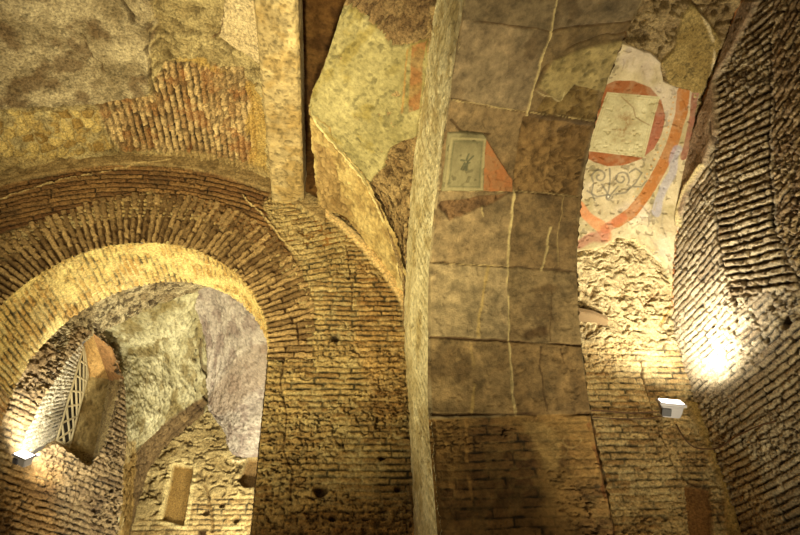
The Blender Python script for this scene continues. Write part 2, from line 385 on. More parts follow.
s.blend(sm(0, .03, lo)*.8, tint(s, fbm(s.u, s.v, 10, 9), (128, 106, 66), (180, 158, 108)))
tagk(s.build('ceiling', M_ROCK), kind='structure')

# the short web between the shaft and the groin
s = Sheet(vA, 1.3, 3.2, 3.2, D+.03, .009)
g = s.poly([(317, 212), (309, 106), (325, 128), (342, 150), (371, 188), (393, 235), (410, 290), (408, 306), (380, 262), (345, 216)], .008, 5, 2)
s.keep = g > -.02
plaster(s, 12, (166, 140, 86), (206, 184, 126), 0, .03, None, (136, 110, 66), 7)
rg = s.poly([(317, 215), (312, 140), (330, 150), (340, 190), (350, 216)], .03, 5, 3)
rubble(s, 13, 14, (124, 98, 58), (184, 156, 104), .04, sm(-.02, .02, rg))
s.ridge([(310, 108), (330, 140), (350, 164), (368, 190), (390, 238), (405, 290)], .012, .01, (226, 208, 152), 3)
s.crack([(322, 118), (332, 128), (338, 140), (352, 152)], .01, .02, (120, 90, 48), 3)
tagk(s.build('ceiling', M_PLAST), kind='structure')

# ------------------------------------------------------------------ vault B beside the rib (rises from the rib to the groin)
def px_curve(L): return np.array([p if len(p) == 3 and isinstance(p[0], float) and False else p for p in L])
LB = [(.625, 4.62, 4.50), (.47, 4.128, 4.969), (.283, 3.867, 5.241), (.018, 3.7, 5.531), (-.242, 3.47, 5.749), tuple(onY(326, 60, 2.95)), tuple(onY(345, 2, 2.42)), tuple(onY(362, -60, 1.95))]
LB = [(.64, 4.64, 4.40), (.635, 4.53, 4.63)]+LB[1:]
RB = [tuple(onX(404, 332, X0)), tuple(onX(406, 262, X0)), tuple(onX(409, 215, X0)), tuple(onX(413, 168, X0)), tuple(onX(418, 130, X0)), tuple(onX(426, 70, X0)), tuple(onX(436, 5, X0)), tuple(onX(446, -60, X0))]
RB = RB[:1]+[tuple(onX(405, 300, X0))]+RB[1:]
def ruled(LB, RB, W, H):
    n = len(LB); T = np.linspace(0, 1, n)
    def cur(Q, t):
        S, c = None, None
        P = np.array(Q, float); Pp = np.vstack([2*P[0]-P[1], P, 2*P[-1]-P[-2]])
        x = np.clip(t, 0, 1)*(n-1); i = np.minimum(x.astype(int), n-2); f = (x-i)[..., None]
        a, b, c, d = Pp[i], Pp[i+1], Pp[i+2], Pp[i+3]
        return .5*(2*b+(c-a)*f+(2*a-5*b+4*c-d)*f**2+(3*b-a-3*c+d)*f**3)
    def fn(u, v):
        a = cur(LB, v/H); b = cur(RB, v/H); k = (u/W)[..., None]
        return a*(1-k)+b*k
    return fn
vB = ruled(LB, RB, .75, 3.1)
s = Sheet(vB, 0, .77, 0, 3.1, .008)
rubble(s, 40, 13, (112, 88, 56), (168, 144, 100), .045, DK=(60, 42, 24), pit=.9)
dk = s.poly([(346, -60), (345, 2), (362, 12), (382, 32), (393, 46), (428, 42), (440, -60)], .02, 6, 2)
s.blend(sm(0, .02, dk)*.5, hexc((104, 80, 56)))
tagk(s.build('ceiling', M_ROCK), kind='structure')
s = Sheet(vB, 0, .765, .6, 3.1, .006)
g = s.poly([(309, 108), (326, 60), (344, 3), (362, 14), (381, 32), (392, 46), (426, 40), (430, 60), (417, 136), (392, 146), (384, 168), (368, 189), (350, 166), (330, 140)], .008, 8, 2)
plaster(s, 41, (132, 122, 80), (180, 168, 120), 0, .012, None, (136, 120, 62), 5)
st = sm(-.003, .004, s.poly([(413, 44), (427, 40), (421, 108), (409, 112)], .008, 8, 4))
s.blend(st*(.55+.45*sm(.4, .6, fbm(s.u, s.v, 16, 3))), hexc((140, 100, 60)))
s.blend((1-sm(.004, .008, s.line([(408, 48), (403, 112)], .004)))*.5, hexc((170, 120, 60)))
cut_patch(s, g, .022)
s.ridge([(312, 112), (330, 140), (350, 166), (368, 189)], .012, .008, (224, 208, 152), 3)
s.crack([(318, 116), (330, 126), (338, 144), (350, 160)], .007, .02, (150, 120, 66), 3)
o = s.build('plaster_panel', M_PLAST)
tagk(o, 'big broken sheet of yellowish plaster with a red stripe, left of the pale rib edge', 'plaster')

# ------------------------------------------------------------------ shaft behind the beam
def shaft_sheet(fn, a, b, c_, d, seed):
    s = Sheet(fn, a, b, c_, d, .02); plaster(s, seed, (112, 76, 36), (158, 116, 62), 0, .02, None, (80, 52, 26), 2); return s
sh = thing('light_shaft', (0, 3.2, 5.6), 'dark brown shaft opening upward between the stone beam and the plaster', 'shaft')
for nm, fn, a, b, c_, d, sd in (('side_wall', lambda u, v: np.stack([u*0-.44, u, v], -1), 1.2, 4.62, 5.8, 6.75, 3),
                              ('end_wall', lambda u, v: np.stack([u, u*0+4.62, v], -1), -.46, 1.1, 5.2, 6.75, 4),
                              ('top', lambda u, v: np.stack([u, v, u*0+6.7], -1), -.46, 1.1, 1.2, 4.64, 5)):
    keep_world(shaft_sheet(fn, a, b, c_, d, sd).build(nm, M_PLAST), sh)

# ------------------------------------------------------------------ stone beam
bx0, bx1, bz0, bz1, by0, by1 = -.625, -.312, 5.72, 6.12, 1.5, 4.60
per = [(bx0, bz1), (bx0, bz0+.02), (bx0+.02, bz0), (bx1-.025, bz0), (bx1, bz0+.025), (bx1, bz1)]
S_ = np.r_[0, np.cumsum(np.linalg.norm(np.diff(np.array(per), axis=0), axis=1))]
def beamf(u, v): return np.stack([np.interp(u, S_, [p[0] for p in per]), v, np.interp(u, S_, [p[1] for p in per])], -1)
s = Sheet(beamf, 0, S_[-1], by0, by1, .008)
n_ = np.zeros(s.P.shape); cxz = np.array([(bx0+bx1)/2, 0, (bz0+bz1)/2]); dd = s.P-cxz; dd[..., 1] = 0
n_[..., 0] = np.where(s.u < S_[1], -1, np.where(s.u > S_[4], 1, 0)); n_[..., 2] = np.where((s.u >= S_[1]) & (s.u <= S_[4]), -1, 0); s.n = n_; s.flip = False
plaster(s, 50, (150, 130, 90), (196, 176, 130), 0, .008, None, (150, 124, 74), 3)
pt = sm(.62, .74, vn(s.u, s.v, 44, 8)*.6+.4*vn(s.u, s.v, 80, 4)); s.h -= .008*pt; s.c *= (1-.4*pt[..., None])
s.crack([(262, 60), (268, 110), (272, 150)], .004, .006, (150, 122, 76), 3)
beam_o = s.build('stone_beam', M_STONE)
tagk(beam_o, 'pale squared stone beam running overhead into the wall above the arch', 'beam')
# close its end against the wall
box('end_face', (bx0, by1-.004, bz0), (bx1, by1+.05, bz1), plain('stone_end', (180, 156, 100), .9), beam_o)

# ------------------------------------------------------------------ transverse rib
rib = thing('transverse_rib', (1.1, 3.5, 2.2), 'broad transverse rib with grey tiled underside and pale edge, rising over the camera', 'rib')
Lpx = [(443, 570), (440, 535), (433, 450), (430, 400), (430, 340), (431, 260), (439, 180), (450, 100), (458, 50), (466, 0), (478, -60)]
Rpx = [(624, 570), (615, 535), (603, 475), (592, 425), (581, 350), (577, 295), (577, 240), (584, 170), (600, 100), (618, 50), (640, 0), (668, -60)]
LS, LC = smoothcurve([onX(x, y, X0) for x, y in Lpx]); RS, RC = smoothcurve([onX(x, y, X1) for x, y in Rpx])
# the pier below: straight down
def soffit(u, v):                # u 0..~1 across, v along 0..1 scaled by H
    t = v/H_S; a = np.stack([np.interp(t, LS/LS[-1], LC[:, k]) for k in range(3)], -1)
    b = np.stack([np.interp(t, RS/RS[-1], RC[:, k]) for k in range(3)], -1); k = (u/W_S)[..., None]
    return a*(1-k)+b*k
W_S = X1-X0; H_S = (LS[-1]+RS[-1])/2
s = Sheet(soffit, -.014, W_S, 0, H_S, .0062)
# lower part: brick
brickwork(s, seed=61, bh=.054, bw=.3, A=(92, 66, 38), B=(140, 108, 62), MO=(126, 102, 60), depth=.006, rub=.016, erode=1.2, mo=.010)
smz = sm(.45, .6, fbm(s.u, s.v, 3, 62)); s.blend(smz*.5, hexc((150, 118, 66)), .0)
v_imp = s.at(510, 416)[1]
tl = sm(-.008, .008, s.v-v_imp)
plaster(s, 63, (108, 92, 64), (150, 134, 98), .016, .010, tl, (96, 74, 42), 4)
# tile cells and their colours
rows = [[(432, 415), (515, 415), (592, 414)], [(430, 337), (508, 341), (582, 346)], [(431, 262), (507, 267), (578, 271)],
        [(438, 189), (513, 191), (577, 196)], [(449, 99), (527, 112), (598, 122)], [(462, 18), (550, 30), (633, 22)], [(474, -50), (565, -50), (664, -50)]]
cols = [((126, 104, 68), (118, 94, 58)), ((140, 122, 88), (124, 104, 70)), ((126, 106, 74), (112, 90, 58)), ((120, 98, 66), (104, 82, 54)), ((126, 108, 80), (112, 92, 60)), ((110, 94, 68), (114, 98, 72))]
for i in range(6):
    for j in range(2):
        q = [rows[i][j], rows[i][j+1], rows[i+1][j+1], rows[i+1][j]]
        m = sm(-.002, .006, s.poly(q, .004, 8, i*2+j))*tl
        nz = fbm(s.u, s.v, 7, 70+i*3+j, 6, .72); nz = mix(nz, fbm(s.u, s.v, 26, 170+i*3+j, 4, .8), .35); cc = hexc(cols[i][j])[None, None]*(.04+1.9*nz[..., None]); st_ = sm(.52, .66, fbm(s.u, s.v, 4, 300+i*3+j, 5, .65))*.55; cc = cc*(1-st_[..., None])+hexc((70, 52, 30))[None, None]*st_[..., None]
        s.blend(m*.85, cc); s.h += m*((hsh(np.array([i]), np.array([j]), 5)[0]-.5)*.02)
for i in range(1, 6): s.crack(rows[i], .007, .010, (76, 56, 32), i, .005)
s.ridge([(438, 189), (448, 190), (513, 191)], .0035, .003, (190, 168, 116), 2, .003)
for L in (rows[3][1:], rows[4], rows[2][:2]): s.ridge([p for p in L], .004, .005, (186, 164, 112), 3, .004)
s.ridge([(565, -40), (550, 30), (540, 62), (527, 112), (513, 191), (507, 267), (508, 341), (515, 415)], .008, .010, (196, 176, 122), 4, .006)
s.crack([(430, 337), (508, 341), (582, 346)], .006, .012, (76, 54, 30), 7, .01)
s.crack([(432, 415), (515, 415), (592, 414)], .010, .02, (66, 44, 22), 8, .006)
# thin mortar drips and cracks
s.ridge([(488, 268), (481, 300), (477, 336)], .012, .006, (164, 140, 86), 5, .01)
s.ridge([(470, 345), (476, 380), (472, 412)], .012, .006, (166, 140, 84), 6, .01)
s.ridge([(548, 228), (545, 250), (541, 270)], .010, .01, (184, 164, 112), 7, .01)
s.ridge([(563, 196), (556, 235), (558, 268)], .005, .004, (150, 128, 82), 8)
s.ridge([(482, 198), (483, 216)], .006, .004, (170, 150, 102), 9)
s.crack([(540, 347), (541, 380), (546, 412)], .005, .008, (70, 50, 28), 9)
s.crack([(558, 350), (570, 385), (575, 412)], .005, .008, (70, 50, 28), 10)
s.crack([(552, 290), (548, 340)], .004, .006, (80, 60, 34), 11)
m = s.poly([(440, 200), (510, 192), (478, 208), (450, 220), (437, 206)], .02, 8, 5); rubble(s, 44, 22, (84, 62, 40), (126, 96, 62), .02, sm(-.005, .01, m))
m = s.poly([(520, 292), (548, 282), (560, 286), (556, 292)], .02, 8, 5); s.blend(sm(-.01, .02, m)*.7, hexc((70, 52, 28)))
m = s.poly([(524, 330), (546, 326), (548, 338), (526, 340)], .02, 8, 5); s.blend(sm(-.02, .02, m)*.7, hexc((66, 46, 24)))
# rough bands: top of the rib
m = s.poly([(522, 115), (592, 125), (576, 196), (511, 190)], .01, 8, 5); rubble(s, 46, 16, (98, 74, 42), (150, 120, 76), .022, sm(-.005, .01, m))
m = s.poly([(560, 60), (600, 80), (596, 120), (534, 112), (545, 95)], .02, 8, 15); rubble(s, 47, 14, (104, 82, 46), (150, 126, 76), .02, sm(-.005, .01, m))
# thin plaster film: curved edge across the upper tiles
m = s.poly([(536, 86), (552, 60), (580, 48), (628, 42), (604, 92), (572, 84), (560, 101)], .008, 8, 16)
plaster(s, 77, (136, 118, 72), (172, 154, 104), .02, .006, sm(-.003, .006, m), None, 5)
s.crack([(534, 88), (548, 60), (575, 45), (600, 36), (632, 36)], .006, .014, (70, 50, 26), 12)
s.ridge([(536, 90), (560, 102), (564, 92)], .004, .006, (200, 184, 136), 13)
s.crack([(450, 120), (462, 130), (488, 133)], .006, .014, (70, 50, 26), 14)
# below the impost
s.ridge([(466, 420), (466, 460), (474, 500)], .012, .002, (160, 124, 70), 14, .01)
m = s.poly([(520, 420), (545, 420), (562, 440), (560, 470), (545, 470), (530, 440)], .02, 8, 18); s.blend(sm(-.01, .02, m)*.5, hexc((160, 134, 82)), .004)
for k in range(3):
    a = np.linspace(0, 2*np.pi, 9); cx_, cy_ = ((553, 436), (560, 450), (572, 441))[k]; s.ridge([(cx_+(6+2*k)*math.cos(t), cy_+(9-k)*math.sin(t)) for t in a], .004, .003, (146, 122, 76), 20+k, .004)
s.crack([(590, 425), (603, 475), (616, 530)], .012, .01, (100, 62, 30), 12)
keep_world(s.build('underside', M_STONE), rib)
# small framed painting left on a tile
s2 = Sheet(soffit, 0, W_S*.5, v_imp+.9, H_S*.85, .004)
q = s2.poly([(447, 131), (482, 133), (492, 150), (511, 178), (511, 191), (441, 189)], .008, 12, 3)
plaster(s2, 81, (96, 88, 60), (140, 130, 94), 0, .006, None, None, 7)
fr = s2.poly([(449, 135), (484, 137), (481, 189), (443, 188)], 0, 8, 1)
red = s2.poly([(484, 137), (492, 148), (514, 180), (512, 192), (482, 190)], .006, 12, 4)
s2.blend(sm(-.002, .003, red)*(.7+.3*sm(.4, .6, fbm(s2.u, s2.v, 18, 3))), hexc((146, 94, 54)))
s2.blend((sm(-.002, .002, fr)-sm(.012, .016, fr))*.7, hexc((150, 138, 98)))
s2.blend((sm(.020, .022, fr)-sm(.026, .029, fr))*.6, hexc((90, 88, 60)))
gu, gv = s2.at(464, 160)
for k in range(7):   # the little sketched figure
    a = k*2.4; L = [(464+1.5*math.cos(a), 160+2*math.sin(a)), (464+(4+2*(k % 3))*math.cos(a+.3), 160+(8+3*(k % 2))*math.sin(a))]
    s2.blend((1-sm(.004, .009, s2.line(L, .006, 20, k)))*.7, hexc((62, 66, 48)))
cut_patch(s2, q, .030, .008)
o = s2.build('small_fresco', M_FRES); tagk(o, 'small square painting with faint grey figure and red corner on the rib underside', 'fresco')

# pale edge of the rib
Opx = [(414, 570), (413, 500), (408, 400), (404, 335), (406, 280), (410, 200), (418, 130), (430, 40), (437, 0), (447, -60)]
OS, OC = smoothcurve([onX(x, y, X0) for x, y in Opx]); OC[:, 1] = np.minimum(OC[:, 1], D+.02)
def ribedge(u, v):
    t = v/4.4; a = np.stack([np.interp(t, LS/LS[-1], LC[:, k]) for k in range(3)], -1); b = np.stack([np.interp(t, OS/OS[-1], OC[:, k]) for k in range(3)], -1)
    k = (u/1.05)[..., None]; P = a*(1-k)+b*k; P[..., 0] -= .012*np.sin(np.pi*np.clip(u/1.05, 0, 1)); return P
s = Sheet(ribedge, -.008, 1.06, 0, 4.4, .008)
plaster(s, 90, (196, 180, 134), (234, 224, 184), 0, .010, None, (170, 148, 96), 5)
rel, r, mo_ = bricks(s.u+.35*s.v, s.v-.5*s.u, .3, .075, .02, 91, .04)
pq = sm(.40, .65, fbm(s.u, s.v, 3, 92, 4)); s.h += .007*(rel-1)*pq+.02*(fbm(s.u*.5, s.v, 14, 95, 5, .7)-.5); s.c *= (1-.22*(mo_*pq)[..., None])
up = sm(2.4, 3.0, s.v)
bars = np.sin((s.v*1.0-s.u*.5+.06*fbm(s.u, s.v, 6, 3))*2*np.pi/.13)
s.blend(up*sm(.3, .9, bars)*.5*sm(.35, .55, fbm(s.u, s.v, 5, 8))*(sm(.25, .35, s.u)-sm(.85, .95, s.u)), hexc((150, 126, 84)))
s.crack([(452, 60), (445, 110), (438, 160), (433, 210), (431, 250)], .012, .02, (110, 80, 44), 3, .01)
keep_world(s.build('edge_face', M_PLAST), rib)
# far side of the rib, towards the right bay
s = Sheet(lambda u, v: (lambda a: np.stack([a[..., 0], a[..., 1]+u, a[..., 2]+.35*u], -1))(np.stack([np.interp(v/H_S, RS/RS[-1], RC[:, k]) for k in range(3)], -1)), 0, 1.2, 0, H_S, .03)
brickwork(s, seed=93); s.P[..., 1] = np.minimum(s.P[..., 1], D+.02); keep_world(s.build('far_side', M_BRICK), rib)

# ------------------------------------------------------------------ right bay: wall bending into its vault
prof = [(4.60, 1.4), (4.60, 2.6), (4.60, 3.41), (4.60, 3.98), (4.52, 4.42), (4.27, 4.80), (3.83, 5.25), (3.18, 5.69), (2.72, 5.85), (2.32, 5.93), (1.6, 6.0)]
PS, PC = smoothcurve(prof)
def bay(u, v): return np.stack([u, np.interp(v, PS, PC[:, 0]), np.interp(v, PS, PC[:, 1])], -1)
s = Sheet(bay, X1-.12, X2+.06, 0, PS[-1], .0075)
brickwork(s, seed=101, bh=.054, bw=.26, A=(146, 112, 66), B=(198, 172, 118), MO=(188, 168, 120), depth=.014, rub=.014, erode=.5)
m = s.poly([(560, 200), (690, 200), (690, 345), (660, 352), (620, 340), (570, 350)], .05, 5, 2)
rubble(s, 102, 22, (140, 120, 80), (204, 184, 136), .045, sm(-.02, .05, m), DK=(110, 84, 46), sx=.45, pit=.6)
m = s.poly([(560, -80), (760, -80), (735, 40), (700, 120), (650, 110), (560, 60)], .02, 5, 3)
rubble(s, 103, 11, (112, 90, 56), (164, 142, 96), .05, sm(-.02, .02, m), sx=.8)
# the smoother patch of mortar above the fresco
m = s.poly([(690, 0), (722, 40), (702, 95), (690, 92), (667, 84), (660, 62), (672, 50), (680, 20)], .02, 6, 4)
plaster(s, 104, (120, 98, 50), (156, 134, 80), .03, .008, sm(-.004, .01, m), None, 6)
s.ridge([(700, 8), (708, 28), (714, 50), (712, 74)], .014, .012, (196, 176, 132), 5)
s.crack([(690, 0), (704, 14), (720, -8)], .008, .03, (80, 56, 30), 6)
# joint and recess beside the corner
s.crack([(640, 345), (643, 373), (659, 427), (679, 473), (690, 483), (711, 487)], .011, .03, (74, 50, 26), 7, .01)
m = s.poly([(684, 484), (711, 488), (716, 560), (694, 560)], .004, 6, 5); s.blend(sm(-.003, .006, m), tint(s, fbm(s.u, s.v, 8, 3), (112, 78, 42), (144, 104, 58)), -.06)
m = s.poly([(646, 380), (690, 398), (727, 490), (711, 487), (679, 473), (659, 427)], .006, 6, 6); s.h -= .025*sm(-.004, .008, m)
m = s.poly([(686, 400), (698, 402), (730, 480), (748, 560), (728, 560), (722, 490)], .008, 6, 7)
plaster(s, 106, (150, 122, 66), (186, 160, 98), .03, .01, sm(-.004, .02, m), None, 6)
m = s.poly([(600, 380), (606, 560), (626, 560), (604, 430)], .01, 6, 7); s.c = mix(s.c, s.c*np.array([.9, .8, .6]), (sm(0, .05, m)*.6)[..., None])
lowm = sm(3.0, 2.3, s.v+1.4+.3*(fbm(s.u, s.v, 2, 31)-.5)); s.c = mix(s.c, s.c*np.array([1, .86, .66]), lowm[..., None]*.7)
s.ridge([(604, 244), (618, 236), (634, 240), (650, 250), (664, 262), (672, 282)], .02, .03, (214, 192, 130), 8)
s.crack([(656, 338), (660, 322), (670, 312), (673, 300)], .012, .02, (170, 130, 60), 9)
s.crack([(660, 292), (645, 306), (640, 300)], .012, .03, (110, 76, 40), 10)
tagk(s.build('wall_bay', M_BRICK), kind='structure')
# fresco
s = Sheet(bay, X1-.1, X2, 2.1, 5.7, .0048)
g = s.poly([(560, 150), (590, 105), (606, 72), (620, 42), (650, 52), (660, 62), (662, 80), (676, 86), (699, 90), (694, 120), (682, 190), (672, 262), (672, 284), (664, 266), (650, 254), (634, 241), (618, 237), (604, 246), (575, 252), (560, 252)], .010, 8, 3)
plaster(s, 110, (162, 144, 104), (204, 186, 144), 0, .008, None, (150, 134, 88), 6)
n16 = fbm(s.u, s.v, 16, 5); wear = .78+.22*sm(.35, .6, n16)
pale = sm(.5, .7, fbm(s.u, s.v, 3, 12)); s.blend(pale*.4, hexc((186, 168, 152)))
def wash(sd, col, a=1., e=.004): s.blend(sm(-e, e, sd)*a*wear, hexc(col))
# the red disc, oval in its foreshortening, with the squared picture over it
Q = s.pts([(600, 85), (614, 79), (632, 79), (649, 86), (660, 100), (664, 116), (660, 134), (652, 148), (640, 158), (622, 165), (606, 166), (592, 161), (586, 154)])
disc = s.poly([(590, 98), (600, 86), (614, 79), (632, 79), (649, 86), (660, 100), (664, 116), (660, 134), (652, 148), (640, 158), (622, 165), (606, 166), (592, 161), (580, 154), (582, 120)], .003, 8, 3)
wash(disc, (140, 82, 38)); dl = s.poly([(655, 110), (668, 110), (655, 165), (635, 160)], .02, 8, 3); s.blend(sm(0, .01, disc)*sm(0, .02, dl)*.4, hexc((160, 100, 84)))
sq = s.poly([(606, 91), (659, 96), (643, 157), (586, 150)], .001, 8, 3)
s.blend(sm(-.003, .003, sq), tint(s, np.clip(1.6*fbm(s.u, s.v, 8, 8, 5)-.3, 0, 1), (158, 144, 98), (200, 188, 142)))
s.blend((sm(.010, .013, sq)-sm(.016, .019, sq))*.5, hexc((150, 132, 84)))
s.blend((sm(.030, .033, sq)-sm(.036, .039, sq))*.45, hexc((160, 140, 90)))
a, c_ = s.at(622, 124); fg = np.exp(-((s.u-a)/.075)**2-((s.v-c_)/.16)**2)
s.blend(fg*sm(.40, .62, fbm(s.u, s.v, 16, 19, 5, .7))*.85, hexc((132, 96, 50)))
s.blend((1-sm(.003, .007, s.line([(620, 96), (632, 107), (634, 117), (648, 124)], .006)))*.7, hexc((130, 104, 66)))
# broad red band sweeping round the disc
bandp = [(682, 90), (680, 112), (672, 140), (660, 168), (644, 194), (630, 212), (616, 222)]
b = s.line(bandp, .006, 8, 4); s.blend((1-sm(.050, .058, b))*wear, hexc((160, 102, 48)))
b = s.line([(694, 92), (690, 124), (682, 156)], .006, 8, 5); s.blend((1-sm(.026, .034, b))*wear, hexc((136, 90, 66)))
b = s.line([(676, 150), (668, 176), (660, 196), (655, 212)], .02, 8, 5); s.blend((1-sm(.03, .05, b))*.6, hexc((150, 146, 156)))
b = s.line([(578, 204), (586, 214), (598, 226), (606, 236)], .012, 8, 6); s.blend((1-sm(.04, .055, b))*wear, hexc((186, 126, 78)))
b = s.line([(580, 244), (592, 238), (604, 236)], .02, 8, 6); s.blend((1-sm(.03, .07, b))*.7, hexc((150, 96, 74)))
b = s.line([(612, 224), (604, 230), (622, 218)], .02, 8, 7); s.blend((1-sm(.03, .05, b))*.6, hexc((170, 96, 62)))
for i in range(16):   # beading along the inner side of the band
    t = i/15; x = np.interp(t, [0, .4, .7, 1], [673, 665, 652, 632]); y = np.interp(t, [0, .4, .7, 1], [96, 132, 162, 196])
    a, c_ = s.at(x, y); s.blend((1-sm(.006, .012, np.hypot(s.u-a, s.v-c_)))*.7, hexc((190, 140, 70)))
# scrollwork
def scroll(cx, cy, r, a0, turns, dirn=1, squash=1.):
    t = np.linspace(0, 1, 22); return [(cx+r*(1-.75*k)*math.cos(a0+dirn*turns*2*math.pi*k), cy+squash*r*(1-.75*k)*math.sin(a0+dirn*turns*2*math.pi*k)) for k in t]
SC = [scroll(598, 176, 8, 2.5, 1.3), scroll(620, 178, 8, .6, 1.3, -1), [(608, 196), (604, 190), (600, 184)], [(608, 196), (613, 190), (617, 186)],
      [(606, 194), (596, 196), (586, 190)], [(612, 194), (624, 192), (634, 182), (640, 172)], scroll(607, 196, 4, 0, 1), [(608, 168), (609, 180), (607, 192)], [(640, 172), (634, 168), (628, 172)], [(632, 186), (640, 186), (645, 180)], [(592, 184), (590, 192), (594, 200)],
      [(640, 205), (648, 216), (646, 226)], [(652, 200), (650, 212), (656, 222)], [(630, 228), (640, 222), (650, 228)], [(662, 210), (660, 224), (664, 236)], [(636, 232), (648, 236), (655, 246)]]
for i, L in enumerate(SC):
    s.blend((1-sm(.005, .012, s.line(L, .003, 20, i)))*(.75 if i < 11 else .35), hexc((108, 100, 80)))
a, c_ = s.at(607, 196); s.blend((1-sm(.018, .026, np.hypot(s.u-a, s.v-c_)))*.6, hexc((100, 92, 76))); s.blend((1-sm(.006, .01, np.hypot(s.u-a, s.v-c_))), hexc((220, 208, 176)))
for i in range(14):
    t = hsh(np.array([i]), np.array([1]), 3)[0]; q = hsh(np.array([i]), np.array([2]), 3)[0]; x = 622+40*t; y = 56+16*q if i < 5 else 196+60*q
    s.blend((1-sm(.004, .014, s.line([(x, y), (x+6*(q-.5), y+7)], .01, 20, i)))*.4, hexc((150, 132, 90)))
s.crack([(634, 108), (632, 104), (622, 98)], .003, .003, (130, 100, 60), 4)
cut_patch(s, g, .030)
fre = s.build('fresco', M_FRES); tagk(fre, 'large pale fresco with red disc, square picture and orange band, lit from the right', 'fresco')
# slab edge sticking out of the rubble
def slab(name, pts, th, mat, label, cat):
    import bmesh
    bm = bmesh.new(); lo = [bm.verts.new(p) for p in pts]; hi = [bm.verts.new(Vector(p)+Vector(th)) for p in pts]
    n = len(pts); bm.faces.new(lo); bm.faces.new(hi[::-1])
    for i in range(n): bm.faces.new([lo[i], lo[(i+1) % n], hi[(i+1) % n], hi[i]][::-1])
    bmesh.ops.recalc_face_normals(bm, faces=bm.faces); bmesh.ops.bevel(bm, geom=bm.edges[:], offset=.005, segments=2, affect='EDGES')
    me = bpy.data.meshes.new(name); bm.to_mesh(me); bm.free(); me.materials.append(mat)
    o = bpy.data.objects.new(name, me); scene.collection.objects.link(o); return tagk(o, label, cat)
M_SLAB = plain('brown_slab', (122, 98, 62), .85, noise=.2)
z0 = onY(578, 318, 4.5)[2]
slab('stone_slab', [(2.10, 4.66, z0), (2.10, 4.38, z0-.005), (2.26, 4.40, z0-.02), (2.42, 4.47, z0-.04), (2.46, 4.66, z0-.04)], (0, .0, .045), M_SLAB, 'flat brown slab jutting out of the bright rubble beside the rib', 'slab')

# ------------------------------------------------------------------ right wall
s = Sheet(lambda u, v: np.stack([u*0+X2+.004, u, v], -1), 1.0, 4.70, 1.3, 6.0, .0078)
zc = np.interp(s.u, PC[::-1, 0][::1], PC[::-1, 1]) if PC[0, 0] < PC[-1, 0] else np.interp(s.u, PC[::-1, 0], PC[::-1, 1])
s.keep = s.v < zc+.05
brickwork(s, seed=121, bh=.056, bw=.22, mo=.017, A=(140, 120, 90), B=(190, 174, 140), MO=(156, 140, 110), depth=.022, rub=.018, erode=.6, wob=.02)
def dirwork(L, p, q, seed, **k):
    a = np.array(s.at(*p)); b = np.array(s.at(*q)); e = (b-a)/np.linalg.norm(b-a)
    m = sm(-.02, .02, s.poly(L, .03, 5, seed)); brickwork(s, s.u*e[0]+s.v*e[1], -s.u*e[1]+s.v*e[0], seed=seed, mask=m, **k); return m
Z2 = [(716, 60), (760, 0), (772, 0), (768, 120), (770, 190), (776, 240), (800, 290), (760, 290), (730, 300), (716, 234), (713, 170), (712, 110)]
dirwork(Z2, (725, 210), (765, 198), 123, bh=.058, bw=.4, mo=.020, A=(130, 110, 80), B=(182, 164, 128), MO=(112, 92, 64), depth=.034, rub=.032, erode=.9, wob=.03)
Z3 = [(772, -60), (900, -60), (900, 260), (800, 270), (776, 230), (770, 150)]
dirwork(Z3, (785, 130), (810, 95), 124, bh=.06, bw=.26, mo=.02, A=(126, 100, 68), B=(172, 150, 110), MO=(112, 90, 60), depth=.024, rub=.026, erode=.9, wob=.03)
m = s.poly([(742, 0), (760, 0), (735, 50), (716, 80), (718, 130), (706, 165), (690, 190), (680, 224), (672, 240), (660, 240), (690, 150)], .01, 6, 3)
plaster(s, 126, (128, 104, 76), (160, 136, 104), .035, .010, sm(-.004, .012, m), None, 5)
s.crack([(704, 166), (690, 186), (682, 206), (680, 226)], .018, -.02, (200, 180, 124), 4)
s.crack([(714, 120), (714, 170), (716, 234), (726, 276), (736, 308)], .010, .035, (60, 42, 24), 6, .02)
s.crack([(770, 40), (768, 120), (768, 170), (773, 230), (785, 262), (800, 290)], .014, .045, (56, 40, 24), 7, .02)
s.crack([(790, 170), (788, 200), (792, 240)], .008, .02, (70, 52, 32), 8, .02)
for x, y, r in ((784, 322, .045), (712, 324, .025), (766, 340, .02), (770, 306, .02), (705, 330, .014), (752, 240, .02), (795, 352, .02), (738, 180, .02), (725, 350, .012), (780, 400, .02)):
    s.hole(x, y, r, .07, (66, 46, 26), 1.3)
m = s.poly([(690, 400), (760, 470), (800, 560), (740, 560), (728, 490)], .05, 4, 5); s.c = mix(s.c, s.c*np.array([1, .84, .6]), (sm(-.05, .1, m)*.8)[..., None])
# orange painted line where vault and wall meet
ed = np.abs(s.v-zc); s.blend((1-sm(.012, .022, ed))*(s.v > 4.5)*.8, hexc((196, 126, 66)))
tagk(s.build('wall_right', M_BRICK), kind='structure')

